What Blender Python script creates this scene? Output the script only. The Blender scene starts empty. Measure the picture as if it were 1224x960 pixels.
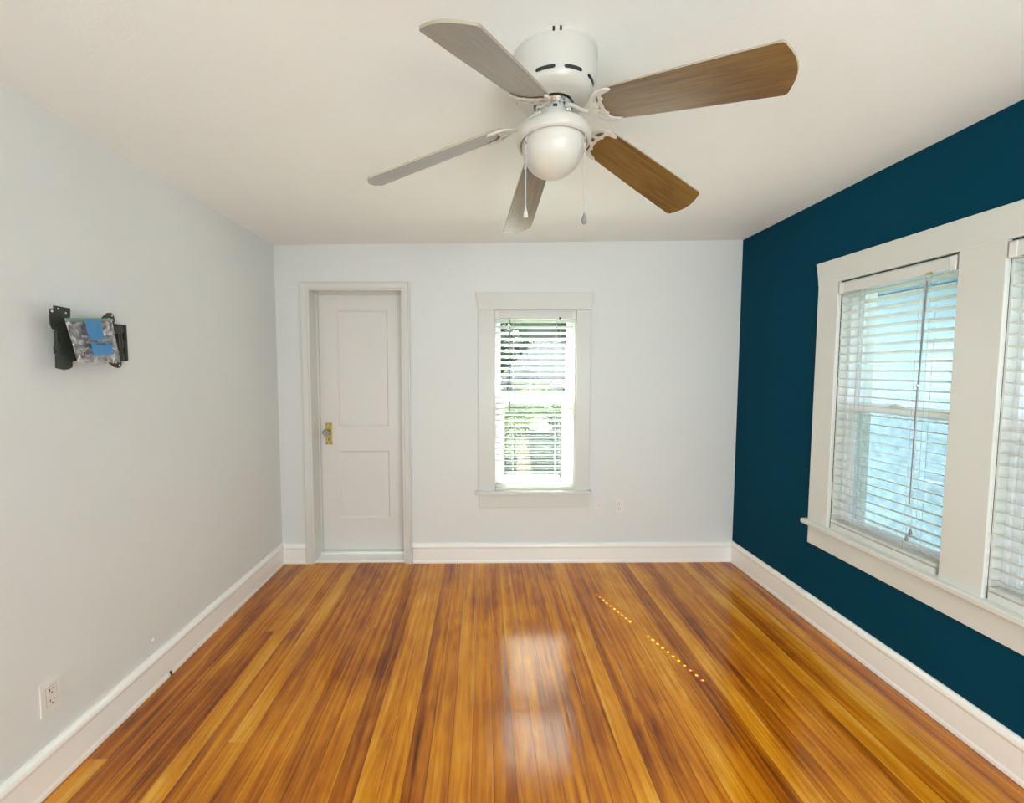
import bpy, bmesh, math, random
from mathutils import Vector, Matrix
random.seed(7)
S = bpy.context.scene
COL = S.collection
PI = math.pi

# ------------------------------------------------------------------ camera
CZ = 1.5083
XL, XR, D, YR = -1.5615, 1.9771, 3.1482, -1.50      # left wall, right wall, back wall, rear wall
def ceil_z(x): return 2.44 + 0.0583 * (x - XL) / (XR - XL)
cd = bpy.data.cameras.new('camera'); cam = bpy.data.objects.new('camera', cd); COL.objects.link(cam)
cd.sensor_fit = 'HORIZONTAL'; cd.sensor_width = 36.0; cd.lens = 490.0 / 1224.0 * 36.0
cd.shift_x = (612 - 581.94) / 1224.0; cd.shift_y = (471.66 - 480) / 1224.0
cd.clip_start = 0.02; cd.clip_end = 200
yaw, pit, roll = 0.0113, 0.0588, 0.0003
fw = Vector((math.sin(yaw)*math.cos(pit), math.cos(yaw)*math.cos(pit), -math.sin(pit)))
rt = Vector((math.cos(yaw), -math.sin(yaw), 0)); up = rt.cross(fw)
rt2 = math.cos(roll)*rt + math.sin(roll)*up; up2 = -math.sin(roll)*rt + math.cos(roll)*up
M = Matrix((rt2, up2, -fw)).transposed().to_4x4(); M.translation = Vector((0, 0, CZ))
cam.matrix_world = M
S.camera = cam

# ------------------------------------------------------------------ light and exposure
S.view_settings.view_transform = 'Standard'; S.view_settings.look = 'None'
S.view_settings.gamma = 1.0; S.view_settings.use_curve_mapping = False
S.view_settings.exposure = 0.30
SKY_STRENGTH = 4.0
SUN_STRENGTH = 100.0
w = bpy.data.worlds.new('sky'); S.world = w; w.use_nodes = True
nt = w.node_tree; nt.nodes.clear()
wo = nt.nodes.new('ShaderNodeOutputWorld'); bg = nt.nodes.new('ShaderNodeBackground')
sep = nt.nodes.new('ShaderNodeSeparateXYZ'); tc = nt.nodes.new('ShaderNodeTexCoord'); rp = nt.nodes.new('ShaderNodeValToRGB')
rp.color_ramp.elements[0].position = 0.0; rp.color_ramp.elements[0].color = (0.93, 0.97, 1, 1)
rp.color_ramp.elements[1].position = 0.7; rp.color_ramp.elements[1].color = (0.68, 0.82, 1, 1)
nt.links.new(tc.outputs['Generated'], sep.inputs[0]); nt.links.new(sep.outputs['Z'], rp.inputs[0])
nt.links.new(rp.outputs[0], bg.inputs[0]); bg.inputs[1].default_value = SKY_STRENGTH
nt.links.new(bg.outputs[0], wo.inputs[0])

SUN_EL = math.radians(51.3)
sd = Vector((0.37*math.cos(SUN_EL), -0.93*math.cos(SUN_EL), -math.sin(SUN_EL))).normalized()
sl = bpy.data.lights.new('sun', 'SUN'); sl.energy = SUN_STRENGTH; sl.angle = math.radians(0.2); sl.color = (1.0, 0.95, 0.86)
so = bpy.data.objects.new('sun', sl); COL.objects.link(so)
so.rotation_euler = sd.to_track_quat('-Z', 'Y').to_euler(); so.location = (-4, 12, 12)

def area(name, loc, direction, sx, sy, power, color=(1, 1, 1), portal=False):
    l = bpy.data.lights.new(name, 'AREA'); l.shape = 'RECTANGLE'; l.size = sx; l.size_y = sy
    l.energy = power; l.color = color
    if portal: l.cycles.is_portal = True
    o = bpy.data.objects.new(name, l); COL.objects.link(o); o.location = loc
    o.rotation_euler = Vector(direction).to_track_quat('-Z', 'Z').to_euler()
    return o
# fill lamps added behind the camera to brighten the room; no windows there
area('rear_fill_light', (0.55, YR + 0.02, 1.40), (-0.1, 1, 0.10), 2.4, 1.5, 102, (0.86, 0.955, 1.0))
area('side_fill_light', (XL + 0.02, -0.75, 1.15), (1, 0.25, 0), 1.2, 1.7, 44, (0.86, 0.955, 1.0))
# openings of the right wall and of the back wall guide the sky light
area('sky_portal', (XR + 0.20, 1.245, 1.31), (-1, 0, 0), 2.3, 1.5, 1, portal=True)
area('sky_portal', (0.406, D + 0.20, 1.27), (0, -1, 0), 0.75, 1.5, 1, portal=True)
S.cycles.use_denoising = True
S.cycles.max_bounces = 10; S.cycles.diffuse_bounces = 6; S.cycles.glossy_bounces = 5
S.cycles.transparent_max_bounces = 24; S.cycles.sample_clamp_indirect = 10.0
S.cycles.caustics_reflective = False; S.cycles.caustics_refractive = False

# ------------------------------------------------------------------ materials
class NT:
    def __init__(s, name):
        s.m = bpy.data.materials.new(name); s.m.use_nodes = True; s.t = s.m.node_tree
        s.b = s.t.nodes['Principled BSDF']; s.out = s.t.nodes['Material Output']; s._p = None
    def n(s, typ, **kw):
        nd = s.t.nodes.new(typ)
        for k, v in kw.items(): setattr(nd, k, v)
        return nd
    def l(s, a, b): s.t.links.new(a, b)
    def pos(s):
        if s._p is None: s._p = s.n('ShaderNodeNewGeometry').outputs['Position']
        return s._p
    def math(s, op, a, b=None, c=None):
        nd = s.n('ShaderNodeMath', operation=op)
        for i, v in enumerate((a, b, c)):
            if v is None: continue
            if isinstance(v, (int, float)): nd.inputs[i].default_value = v
            else: s.l(v, nd.inputs[i])
        return nd.outputs[0]
    def xyz(s, v):
        nd = s.n('ShaderNodeSeparateXYZ'); s.l(v, nd.inputs[0]); return nd.outputs
    def comb(s, x, y, z):
        nd = s.n('ShaderNodeCombineXYZ')
        for i, v in enumerate((x, y, z)):
            if isinstance(v, (int, float)): nd.inputs[i].default_value = v
            else: s.l(v, nd.inputs[i])
        return nd.outputs[0]
    def noise(s, vec, scale=5, detail=2, rough=0.5, dist=0.0):
        nd = s.n('ShaderNodeTexNoise'); s.l(vec, nd.inputs['Vector'])
        nd.inputs['Scale'].default_value = scale; nd.inputs['Detail'].default_value = detail
        nd.inputs['Roughness'].default_value = rough; nd.inputs['Distortion'].default_value = dist
        return nd.outputs['Fac']
    def ramp(s, fac, *stops):
        nd = s.n('ShaderNodeValToRGB'); e = nd.color_ramp.elements
        while len(e) < len(stops): e.new(0.5)
        for i, (p, c) in enumerate(stops):
            e[i].position = p; e[i].color = (c, c, c, 1) if isinstance(c, (int, float)) else (*c, 1)
        s.l(fac, nd.inputs[0]); return nd.outputs[0]
    def mix(s, fac, a, b, mode='MIX'):
        nd = s.n('ShaderNodeMix', data_type='RGBA', blend_type=mode)
        for sock, v in ((nd.inputs[0], fac), (nd.inputs[6], a), (nd.inputs[7], b)):
            if isinstance(v, (int, float)): sock.default_value = v
            elif isinstance(v, tuple): sock.default_value = (*v, 1)
            else: s.l(v, sock)
        return nd.outputs[2]
    def bump(s, h, strength, dist):
        nd = s.n('ShaderNodeBump'); nd.inputs['Strength'].default_value = strength; nd.inputs['Distance'].default_value = dist
        s.l(h, nd.inputs['Height']); s.l(nd.outputs[0], s.b.inputs['Normal']); return nd

def plain(name, color, rough=0.5, spec=0.5, metal=0.0, vary=0.04, scale=9.0, bump=0.0, bscale=60.0, coat=0.0, bdist=0.002):
    t = NT(name)
    n = t.noise(t.pos(), scale, 3, 0.55)
    c = t.mix(n, tuple(x*(1-vary) for x in color), tuple(min(1, x*(1+vary)) for x in color))
    t.l(c, t.b.inputs['Base Color'])
    t.b.inputs['Roughness'].default_value = rough; t.b.inputs['Specular IOR Level'].default_value = spec
    t.b.inputs['Metallic'].default_value = metal; t.b.inputs['Coat Weight'].default_value = coat
    if bump: t.bump(t.noise(t.pos(), bscale, 4, 0.6), bump, bdist)
    return t.m

def wall_mat(name, color, rough=0.6, broad=0.35, fine=0.12, vary=0.03):
    t = NT(name)
    n = t.noise(t.pos(), 2.2, 4, 0.6, 0.4)
    c = t.mix(n, tuple(x*(1-vary) for x in color), tuple(min(1, x*(1+vary)) for x in color))
    t.l(c, t.b.inputs['Base Color']); t.b.inputs['Roughness'].default_value = rough
    h1 = t.noise(t.pos(), 5.0, 4, 0.6, 0.6); h2 = t.noise(t.pos(), 160, 2, 0.6)
    h = t.math('ADD', t.math('MULTIPLY', h1, broad), t.math('MULTIPLY', h2, fine))
    t.bump(h, 0.35, 0.012)
    return t.m

MAT = {}
MAT['wall'] = wall_mat('wall_paint', (0.745, 0.77, 0.755))
MAT['ceiling'] = wall_mat('ceiling_paint', (0.88, 0.915, 0.90), 0.75, 0.5, 0.1)
MAT['trim'] = plain('trim_paint', (0.70, 0.71, 0.67), 0.32, vary=0.015, bump=0.10, bscale=14, bdist=0.004)
MAT['base'] = plain('baseboard_paint', (0.94, 0.935, 0.90), 0.25, vary=0.01, bump=0.08, bscale=14, bdist=0.004)  # whiter than the trim: strong light on the boards put into the colour
MAT['door'] = plain('door_paint', (0.76, 0.75, 0.72), 0.38, vary=0.015, bump=0.06, bscale=30)
MAT['vinyl'] = plain('window_vinyl', (0.86, 0.87, 0.88), 0.3, vary=0.01)
MAT['cord'] = plain('blind_cord', (0.55, 0.57, 0.58), 0.7)
MAT['wand'] = plain('clear_grey_plastic', (0.20, 0.22, 0.24), 0.25)
MAT['tassel'] = plain('grey_tassel_plastic', (0.22, 0.22, 0.22), 0.35)
MAT['fan'] = plain('fan_enamel', (0.60, 0.59, 0.535), 0.28, vary=0.015)
MAT['dark'] = plain('dark_opening', (0.02, 0.018, 0.015), 0.7)
MAT['chrome'] = plain('bright_metal', (0.75, 0.73, 0.70), 0.22, metal=1.0)
MAT['brass'] = plain('worn_brass', (0.62, 0.50, 0.20), 0.28, metal=1.0, vary=0.25, scale=60)
MAT['black'] = plain('black_powder_steel', (0.022, 0.026, 0.02), 0.42, vary=0.5, scale=45, bump=0.2, bscale=120)
MAT['outlet'] = plain('outlet_plastic', (0.80, 0.79, 0.76), 0.3, vary=0.01)
MAT['tape'] = plain('blue_painter_tape', (0.07, 0.27, 0.55), 0.6, vary=0.15, scale=50, bump=0.2, bscale=90)
MAT['ink'] = plain('black_ink', (0.02, 0.02, 0.04), 0.6)
MAT['rust'] = plain('rusty_metal', (0.07, 0.03, 0.015), 0.6, vary=0.5, scale=200)
MAT['chip'] = plain('raw_plaster', (0.78, 0.77, 0.75), 0.8, bump=0.5, bscale=200)

# slats: white faux wood, a little light passes through
def slat_mat():
    t = NT('slat_white'); t.b.inputs['Base Color'].default_value = (0.90, 0.90, 0.88, 1); t.b.inputs['Roughness'].default_value = 0.4
    tr = t.n('ShaderNodeBsdfTranslucent'); tr.inputs[0].default_value = (0.9, 0.92, 0.88, 1)
    n = t.noise(t.pos(), 6, 2); c = t.mix(n, (0.88, 0.88, 0.86), (0.92, 0.92, 0.90)); t.l(c, t.b.inputs['Base Color'])
    mx = t.n('ShaderNodeMixShader'); mx.inputs[0].default_value = 0.50
    t.l(t.b.outputs[0], mx.inputs[1]); t.l(tr.outputs[0], mx.inputs[2]); t.l(mx.outputs[0], t.out.inputs[0])
    return t.m
MAT['slat'] = slat_mat()

def glass_mat(name, tint, gl=0.08, rough=0.02, veil=0.0, veilcol=(0.7, 0.75, 0.75)):
    t = NT(name); t.t.nodes.remove(t.b)
    tr = t.n('ShaderNodeBsdfTransparent'); tr.inputs[0].default_value = (*tint, 1)
    g = t.n('ShaderNodeBsdfGlossy'); g.inputs['Roughness'].default_value = rough
    lw = t.n('ShaderNodeLayerWeight'); lw.inputs[0].default_value = 0.5
    mx = t.n('ShaderNodeMixShader'); t.l(t.math('ADD', t.math('MULTIPLY', t.math('POWER', lw.outputs['Facing'], 4.0), 0.7), gl*0.4), mx.inputs[0])
    t.l(tr.outputs[0], mx.inputs[1]); t.l(g.outputs[0], mx.inputs[2]); last = mx.outputs[0]
    if veil:
        d = t.n('ShaderNodeBsdfDiffuse'); d.inputs[0].default_value = (*veilcol, 1)
        tl = t.n('ShaderNodeBsdfTranslucent'); tl.inputs[0].default_value = (*veilcol, 1)
        a = t.n('ShaderNodeAddShader'); a2 = t.n('ShaderNodeMixShader'); a2.inputs[0].default_value = 0.5
        t.l(d.outputs[0], a2.inputs[1]); t.l(tl.outputs[0], a2.inputs[2])
        m2 = t.n('ShaderNodeMixShader'); m2.inputs[0].default_value = veil
        nz = t.noise(t.pos(), 30, 2); t.l(t.math('MULTIPLY', nz, veil*2), m2.inputs[0])
        t.l(last, m2.inputs[1]); t.l(a2.outputs[0], m2.inputs[2]); last = m2.outputs[0]
    t.l(last, t.out.inputs[0])
    return t.m
MAT['glass'] = glass_mat('window_glass', (0.93, 0.96, 0.96))
MAT['screen'] = glass_mat('insect_screen', (0.98, 0.98, 0.98), 0.0, 0.5, veil=0.30, veilcol=(0.024, 0.030, 0.034))
def bag_mat():
    t = NT('clear_plastic_bag'); t.t.nodes.remove(t.b)
    tr = t.n('ShaderNodeBsdfTransparent'); tr.inputs[0].default_value = (0.88, 0.88, 0.9, 1)
    g = t.n('ShaderNodeBsdfGlossy'); g.inputs['Roughness'].default_value = 0.12
    d = t.n('ShaderNodeBsdfDiffuse'); d.inputs[0].default_value = (0.62, 0.60, 0.62, 1)
    n = t.noise(t.pos(), 15, 2, 0.5, 2.5)
    m1 = t.n('ShaderNodeMixShader'); t.l(t.ramp(n, (0.42, 0.2), (0.62, 0.75)), m1.inputs[0])
    t.l(g.outputs[0], m1.inputs[2]); t.l(d.outputs[0], m1.inputs[1])
    m2 = t.n('ShaderNodeMixShader'); t.l(t.ramp(n, (0.38, 0.18), (0.62, 0.72)), m2.inputs[0])
    t.l(tr.outputs[0], m2.inputs[1]); t.l(m1.outputs[0], m2.inputs[2]); t.l(m2.outputs[0], t.out.inputs[0])
    return t.m
MAT['bag'] = bag_mat()
MAT['zip'] = plain('green_zip_strip', (0.18, 0.33, 0.24), 0.35)
def crystal():
    t = NT('crystal_knob'); t.b.inputs['Base Color'].default_value = (0.75, 0.72, 0.74, 1); t.b.inputs['Roughness'].default_value = 0.08
    t.b.inputs['Transmission Weight'].default_value = 0.6; t.b.inputs['IOR'].default_value = 1.5
    return t.m
MAT['crystal'] = crystal()
def bowl():
    t = NT('frosted_glass_bowl'); n = t.noise(t.pos(), 12, 2)
    t.l(t.mix(n, (0.62, 0.61, 0.55), (0.66, 0.65, 0.585)), t.b.inputs['Base Color'])
    t.b.inputs['Roughness'].default_value = 0.32; t.b.inputs['Subsurface Weight'].default_value = 0.15
    t.b.inputs['Subsurface Radius'].default_value = (0.02, 0.02, 0.02)
    return t.m
MAT['bowl'] = bowl()

def blue_wall():
    t = NT('navy_teal_paint')
    n = t.noise(t.pos(), 260, 2, 0.7); n2 = t.noise(t.pos(), 3, 3)
    c = t.mix(n, (0.0003, 0.036, 0.070), (0.002, 0.061, 0.103)); c = t.mix(t.math('MULTIPLY', n2, 0.25), c, (0.001, 0.045, 0.085))
    t.l(c, t.b.inputs['Base Color']); t.b.inputs['Roughness'].default_value = 0.7; t.b.inputs['Specular IOR Level'].default_value = 0.06
    h = t.math('ADD', t.math('MULTIPLY', t.noise(t.pos(), 220, 2, 0.6), 0.25), t.math('MULTIPLY', t.noise(t.pos(), 6, 3), 0.3))
    t.bump(h, 0.4, 0.006); return t.m
MAT['blue'] = blue_wall()

def floor_mat():
    t = NT('pine_strip_floor'); W = 0.083
    x, y, z = t.xyz(t.pos())
    xs = t.math('DIVIDE', t.math('ADD', x, 5.02), W)
    idx = t.math('FLOOR', xs); fx = t.math('SUBTRACT', xs, idx)
    wn = t.n('ShaderNodeTexWhiteNoise', noise_dimensions='1D'); t.l(idx, wn.inputs['W'])
    r1 = wn.outputs['Value']
    ys = t.math('DIVIDE', t.math('ADD', y, t.math('MULTIPLY', r1, 31.0)), 9.5)
    seg = t.math('FLOOR', ys); fy = t.math('SUBTRACT', ys, seg)
    wn2 = t.n('ShaderNodeTexWhiteNoise', noise_dimensions='2D'); t.l(t.comb(idx, seg, 0), wn2.inputs['Vector'])
    r2 = wn2.outputs['Value']
    seed = t.math('MULTIPLY', r2, 37.0)
    # long streaks of early and late wood
    g1 = t.noise(t.comb(t.math('MULTIPLY', x, 26.0), t.math('MULTIPLY', y, 0.75), seed), 1.0, 4, 0.62, 0.55)
    g2 = t.noise(t.comb(t.math('MULTIPLY', x, 190.0), t.math('MULTIPLY', y, 4.0), seed), 1.0, 3, 0.6)
    blot = t.noise(t.comb(t.math('MULTIPLY', x, 4.2), t.math('MULTIPLY', y, 2.1), 3.1), 1.0, 4, 0.6, 0.3)
    warp = t.noise(t.comb(t.math('MULTIPLY', x, 9.0), t.math('MULTIPLY', y, 1.1), seed), 1.0, 2, 0.5)
    rings = t.math('SINE', t.math('ADD', t.math('MULTIPLY', warp, 60.0), t.math('MULTIPLY', fx, 5.0)))
    tone = t.math('ADD', t.math('MULTIPLY', t.math('SUBTRACT', r2, 0.5), 0.36), t.math('MULTIPLY', t.math('SUBTRACT', g1, 0.5), 1.25))
    tone = t.math('ADD', tone, t.math('MULTIPLY', t.math('SUBTRACT', g2, 0.5), 0.36))
    tone = t.math('ADD', tone, t.math('MULTIPLY', t.math('SUBTRACT', blot, 0.5), 0.85))
    tone = t.math('ADD', tone, t.math('MULTIPLY', rings, 0.05))
    tone = t.math('ADD', tone, 0.5)
    col = t.ramp(tone, (0.0, (0.11, 0.021, 0.001)), (0.25, (0.32, 0.082, 0.001)), (0.47, (0.52, 0.165, 0.002)), (0.70, (0.67, 0.265, 0.006)), (0.97, (0.80, 0.42, 0.060)))
    # knots and old dark stains
    kn = t.noise(t.comb(t.math('MULTIPLY', x, 7.0), t.math('MULTIPLY', y, 3.2), 9.0), 1.0, 3, 0.5)
    col = t.mix(t.ramp(kn, (0.72, 0.0), (0.80, 0.65)), col, (0.07, 0.016, 0.003))
    # joints: dark lines, open and pale towards the back wall
    e = t.math('MINIMUM', fx, t.math('SUBTRACT', 1.0, fx))
    line = t.math('LESS_THAN', e, 0.014)
    ey = t.math('LESS_THAN', t.math('MINIMUM', fy, t.math('SUBTRACT', 1.0, fy)), 0.0007)
    col = t.mix(t.math('MULTIPLY', line, 0.72), col, (0.045, 0.014, 0.003))
    rr = t.n('ShaderNodeTexWhiteNoise', noise_dimensions='1D'); t.l(t.math('ADD', idx, 0.37), rr.inputs['W'])
    dust = t.math('MULTIPLY', t.math('LESS_THAN', fx, 0.035), t.math('MULTIPLY', t.math('GREATER_THAN', rr.outputs['Value'], 0.45),
             t.math('GREATER_THAN', y, t.math('ADD', 1.7, t.math('MULTIPLY', r1, 1.1)))))
    dust = t.math('MULTIPLY', dust, t.math('MULTIPLY', t.math('GREATER_THAN', x, -0.2), t.math('LESS_THAN', x, 1.5)))
    col = t.mix(t.math('MULTIPLY', dust, 0.5), col, (0.70, 0.50, 0.25))
    t.l(col, t.b.inputs['Base Color'])
    t.l(t.ramp(blot, (0.3, 0.28), (0.75, 0.42)), t.b.inputs['Roughness'])
    t.b.inputs['Specular IOR Level'].default_value = 0.03
    t.b.inputs['Coat Weight'].default_value = 1.0; t.b.inputs['Coat Roughness'].default_value = 0.13; t.b.inputs['Coat IOR'].default_value = 1.46
    # cupped strips, drips in the varnish
    cup = t.math('MULTIPLY', t.math('MULTIPLY', fx, t.math('SUBTRACT', 1.0, fx)), 0.9)
    h = t.math('ADD', cup, t.math('MULTIPLY', line, -0.5))
    h = t.math('ADD', h, t.math('MULTIPLY', t.noise(t.comb(t.math('MULTIPLY', x, 16.0), t.math('MULTIPLY', y, 4.0), seed), 1.0, 3, 0.6), 0.40))
    h = t.math('ADD', h, t.math('MULTIPLY', r2, 0.25))
    bp = t.bump(h, 0.50, 0.0042); t.l(bp.outputs[0], t.b.inputs['Coat Normal'])
    return t.m
MAT['floor'] = floor_mat()

def blade_mat():
    t = NT('oak_laminate')
    tcn = t.n('ShaderNodeTexCoord'); x, y, z = t.xyz(tcn.outputs['Object'])
    g = t.noise(t.comb(t.math('MULTIPLY', x, 9.0), t.math('MULTIPLY', y, 150.0), 0.0), 1.0, 4, 0.6, 0.3)
    g2 = t.noise(t.comb(t.math('MULTIPLY', x, 3.0), t.math('MULTIPLY', y, 32.0), 2.0), 1.0, 2, 0.5, 0.4)
    f = t.math('ADD', t.math('MULTIPLY', g, 0.55), t.math('MULTIPLY', g2, 0.45))
    t.l(t.ramp(f, (0.36, (0.085, 0.046, 0.010)), (0.62, (0.205, 0.126, 0.034))), t.b.inputs['Base Color'])
    t.b.inputs['Roughness'].default_value = 0.33; t.b.inputs['Coat Weight'].default_value = 1.0; t.b.inputs['Coat Roughness'].default_value = 0.25
    t.b.inputs['Coat IOR'].default_value = 1.85
    return t.m
MAT['blade'] = blade_mat()
MAT['blade_edge'] = plain('blade_edge_band', (0.36, 0.31, 0.23), 0.35)

# outside
MAT['lawn'] = plain('lawn_grass', (0.036, 0.070, 0.030), 0.9, vary=0.45, scale=3.0, bump=0.6, bscale=30, bdist=0.05)
MAT['leaf'] = plain('dark_green_leaves', (0.022, 0.052, 0.026), 0.5, vary=0.6, scale=6)
MAT['palm'] = plain('palm_leaflets', (0.085, 0.125, 0.028), 0.45, vary=0.5, scale=9)
MAT['shrub'] = plain('shrub_leaves', (0.024, 0.056, 0.032), 0.6, vary=0.6, scale=5)
MAT['bark'] = plain('bark', (0.20, 0.16, 0.12), 0.9, vary=0.3, scale=20, bump=0.6, bscale=40)
MAT['siding'] = plain('blue_siding', (0.37, 0.47, 0.62), 0.6, vary=0.05, scale=4)
MAT['soffit'] = plain('soffit_paint', (0.32, 0.38, 0.60), 0.6)
MAT['roof'] = plain('roof_shingle', (0.16, 0.15, 0.15), 0.9, vary=0.3, scale=30)
MAT['stucco'] = plain('grey_stucco', (0.13, 0.127, 0.13), 0.85)
MAT['whitepaint'] = plain('white_outdoor_paint', (0.8, 0.8, 0.8), 0.5)

# ------------------------------------------------------------------ helpers
ORG = {}
def tagp(o, label=None, cat=None, group=None, kind=None):
    if label: o['label'] = label
    if cat: o['category'] = cat
    if group: o['group'] = group
    if kind: o['kind'] = kind
    return o
def empty(name, loc, label=None, cat=None, group=None, kind=None):
    o = bpy.data.objects.new(name, None); COL.objects.link(o); o.location = loc; o.empty_display_size = 0.1
    ORG[o] = Vector(loc); return tagp(o, label, cat, group, kind)
class MB:
    def __init__(s, T=None): s.v = []; s.f = []; s.T = T
    def add(s, vs, fs):
        b = len(s.v)
        for p in vs: s.v.append(Vector(s.T(*p)) if s.T else Vector(p))
        for f in fs: s.f.append([b+i for i in f])
        return s
    def box(s, a, b):
        x0, y0, z0 = a; x1, y1, z1 = b
        return s.add([(x0,y0,z0),(x1,y0,z0),(x1,y1,z0),(x0,y1,z0),(x0,y0,z1),(x1,y0,z1),(x1,y1,z1),(x0,y1,z1)],
                     [(0,3,2,1),(4,5,6,7),(0,1,5,4),(1,2,6,5),(2,3,7,6),(3,0,4,7)])
    def prism(s, poly, fn0, fn1):
        """poly: 2D points; fn0/fn1 map a 2D point to the two end faces"""
        n = len(poly)
        return s.add([fn0(*p) for p in poly] + [fn1(*p) for p in poly],
                     [list(range(n))[::-1], [n+i for i in range(n)]] + [(i, (i+1) % n, n+(i+1) % n, n+i) for i in range(n)])
    def lathe(s, c, prof, seg=48, cap=True, axis='Z'):
        vs = []; fs = []; n = len(prof)
        for k in range(seg):
            a = 2*PI*k/seg
            for r, h in prof:
                u, v_ = r*math.cos(a), r*math.sin(a)
                p = {'Z': (u, v_, h), 'X': (h, u, v_), 'Y': (u, h, v_)}[axis]
                vs.append((c[0]+p[0], c[1]+p[1], c[2]+p[2]))
        for k in range(seg):
            k2 = (k+1) % seg
            for i in range(n-1): fs.append((k*n+i, k2*n+i, k2*n+i+1, k*n+i+1))
        if cap:
            fs.append([k*n for k in range(seg)]); fs.append([k*n+n-1 for k in range(seg)][::-1])
        return s.add(vs, fs)
    def tube(s, pts, r, seg=8):
        pts = [Vector(p) for p in pts]; vs = []; fs = []
        rr = r if isinstance(r, (list, tuple)) else [r]*len(pts)
        ref = Vector((0.123, 0.3, 0.9)).normalized()
        for i, p in enumerate(pts):
            d = (pts[min(i+1, len(pts)-1)] - pts[max(i-1, 0)]).normalized()
            a = d.cross(ref)
            if a.length < 0.05: a = d.cross(Vector((1, 0, 0)))
            a.normalize(); b = d.cross(a)
            for k in range(seg):
                t = 2*PI*k/seg; vs.append(tuple(p + (a*math.cos(t)+b*math.sin(t))*rr[i]))
        for i in range(len(pts)-1):
            for k in range(seg):
                k2 = (k+1) % seg; fs.append((i*seg+k, i*seg+k2, (i+1)*seg+k2, (i+1)*seg+k))
        fs.append(list(range(seg))[::-1]); fs.append([(len(pts)-1)*seg+k for k in range(seg)])
        return s.add(vs, fs)
    def build(s, name, mat, parent=None, bevel=0.0, smooth=False, segs=2, recalc=True, autosmooth=None):
        org = Vector((0, 0, 0)); p = parent
        if parent is not None: org = ORG[parent]
        me = bpy.data.meshes.new(name)
        if parent is None and s.v:
            org = Vector((0, 0, 0))
        me.from_pydata([tuple(v - org) for v in s.v], [], s.f)
        if recalc or bevel:
            bm = bmesh.new(); bm.from_mesh(me)
            if recalc: bmesh.ops.recalc_face_normals(bm, faces=bm.faces)
            bm.to_mesh(me); bm.free()
        me.materials.append(mat); me.update()
        if smooth: me.polygons.foreach_set('use_smooth', [True]*len(me.polygons))
        o = bpy.data.objects.new(name, me); COL.objects.link(o)
        if parent is not None: o.parent = parent
        ORG[o] = org
        if bevel:
            m = o.modifiers.new('bevel', 'BEVEL'); m.width = bevel; m.segments = segs; m.limit_method = 'ANGLE'; m.angle_limit = math.radians(40)
        if autosmooth:
            m = o.modifiers.new('edges', 'EDGE_SPLIT'); m.split_angle = math.radians(autosmooth)
        return o
def struct(o, label=None): o['kind'] = 'structure'; return tagp(o, label)
def ribbon_holes(quad_fn, w, h, holes):
    pass

# ------------------------------------------------------------------ room shell
WT = 0.18
# right wall openings (s = y)
ROPEN = [(1.690, 2.258), (0.967, 1.535), (0.244, 0.812)]
RZ0, RZ1 = 0.617, 1.992
BOPEN = (0.093, 0.716); BZ0, BZ1 = 0.575, 1.962
DOOR = (-1.310, -0.612); DZ1 = 2.113; DREC = 0.158

def TB(s, d, z): return (s, D + d, z)          # back wall: s along x, d outwards
def TR(s, d, z): return (XR + d, s, z)         # right wall: s along y
def TL(s, d, z): return (XL - d, s, z)

def wall_with_holes(T, s0, s1, z0, z1, holes, th, name, mat):
    """boxes around rectangular holes, one mesh"""
    m = MB(T); cuts = sorted(set([s0, s1] + [h[0] for h in holes] + [h[1] for h in holes]))
    for a, b in zip(cuts, cuts[1:]):
        hs = sorted([h for h in holes if h[0] <= a + 1e-6 and h[1] >= b - 1e-6], key=lambda h: h[2])
        z = z0
        for h in hs:
            if h[2] > z + 1e-6: m.box((a, 0, z), (b, th, h[2]))
            z = h[3]
        if z < z1: m.box((a, 0, z), (b, th, z1))
    return struct(m.build(name, mat))
fl = struct(MB().box((XL-0.2, YR-0.2, -0.08), (XR+0.2, D+0.001, 0.0)).build('floor', MAT['floor']))
cm = MB(); NX, NY = 30, 40
vs = []; fs = []
for j in range(NY+1):
    for i in range(NX+1):
        X = XL-0.2 + (XR-XL+0.4)*i/NX; Y = YR-0.2 + (D-YR+0.4)*j/NY
        vs.append((X, Y, ceil_z(X) + 0.0035*math.sin(X*2.1+Y*1.3)*math.cos(Y*1.7-X)))
n1 = len(vs); vs += [(x, y, 2.62) for x, y, z in vs]
for j in range(NY):
    for i in range(NX):
        a = j*(NX+1)+i; fs.append((a, a+1, a+NX+2, a+NX+1)); fs.append((n1+a, n1+a+NX+1, n1+a+NX+2, n1+a+1))
ring = [i for i in range(NX+1)] + [j*(NX+1)+NX for j in range(1, NY+1)] + [NY*(NX+1)+i for i in range(NX-1, -1, -1)] + [j*(NX+1) for j in range(NY-1, 0, -1)]
for a, b in zip(ring, ring[1:]+ring[:1]): fs.append((a, b, n1+b, n1+a))
struct(cm.add(vs, fs).build('ceiling', MAT['ceiling'], smooth=False))
wall_with_holes(TB, XL-0.18, XR+0.18, -0.7, 2.56, [(DOOR[0], DOOR[1], -0.7, DZ1), (BOPEN[0], BOPEN[1], BZ0, BZ1)], WT, 'wall_back', MAT['wall'])
wall_with_holes(TR, YR-0.0, D, -0.7, 2.56, [(a, b, RZ0, RZ1) for a, b in ROPEN], WT, 'wall_right', MAT['blue'])
struct(MB().box((XL-WT, YR, -0.1), (XL, D, 2.56)).build('wall_left', MAT['wall']))
struct(MB().box((XL-WT, YR-WT, -0.1), (XR+WT, YR, 2.56)).build('wall_rear', MAT['wall']))
# closet behind the door
struct(MB().box((DOOR[0]-0.02, D+0.198, -0.7), (DOOR[1]+0.02, D+0.24, 2.2)).build('wall_closet', MAT['wall']))

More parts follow.
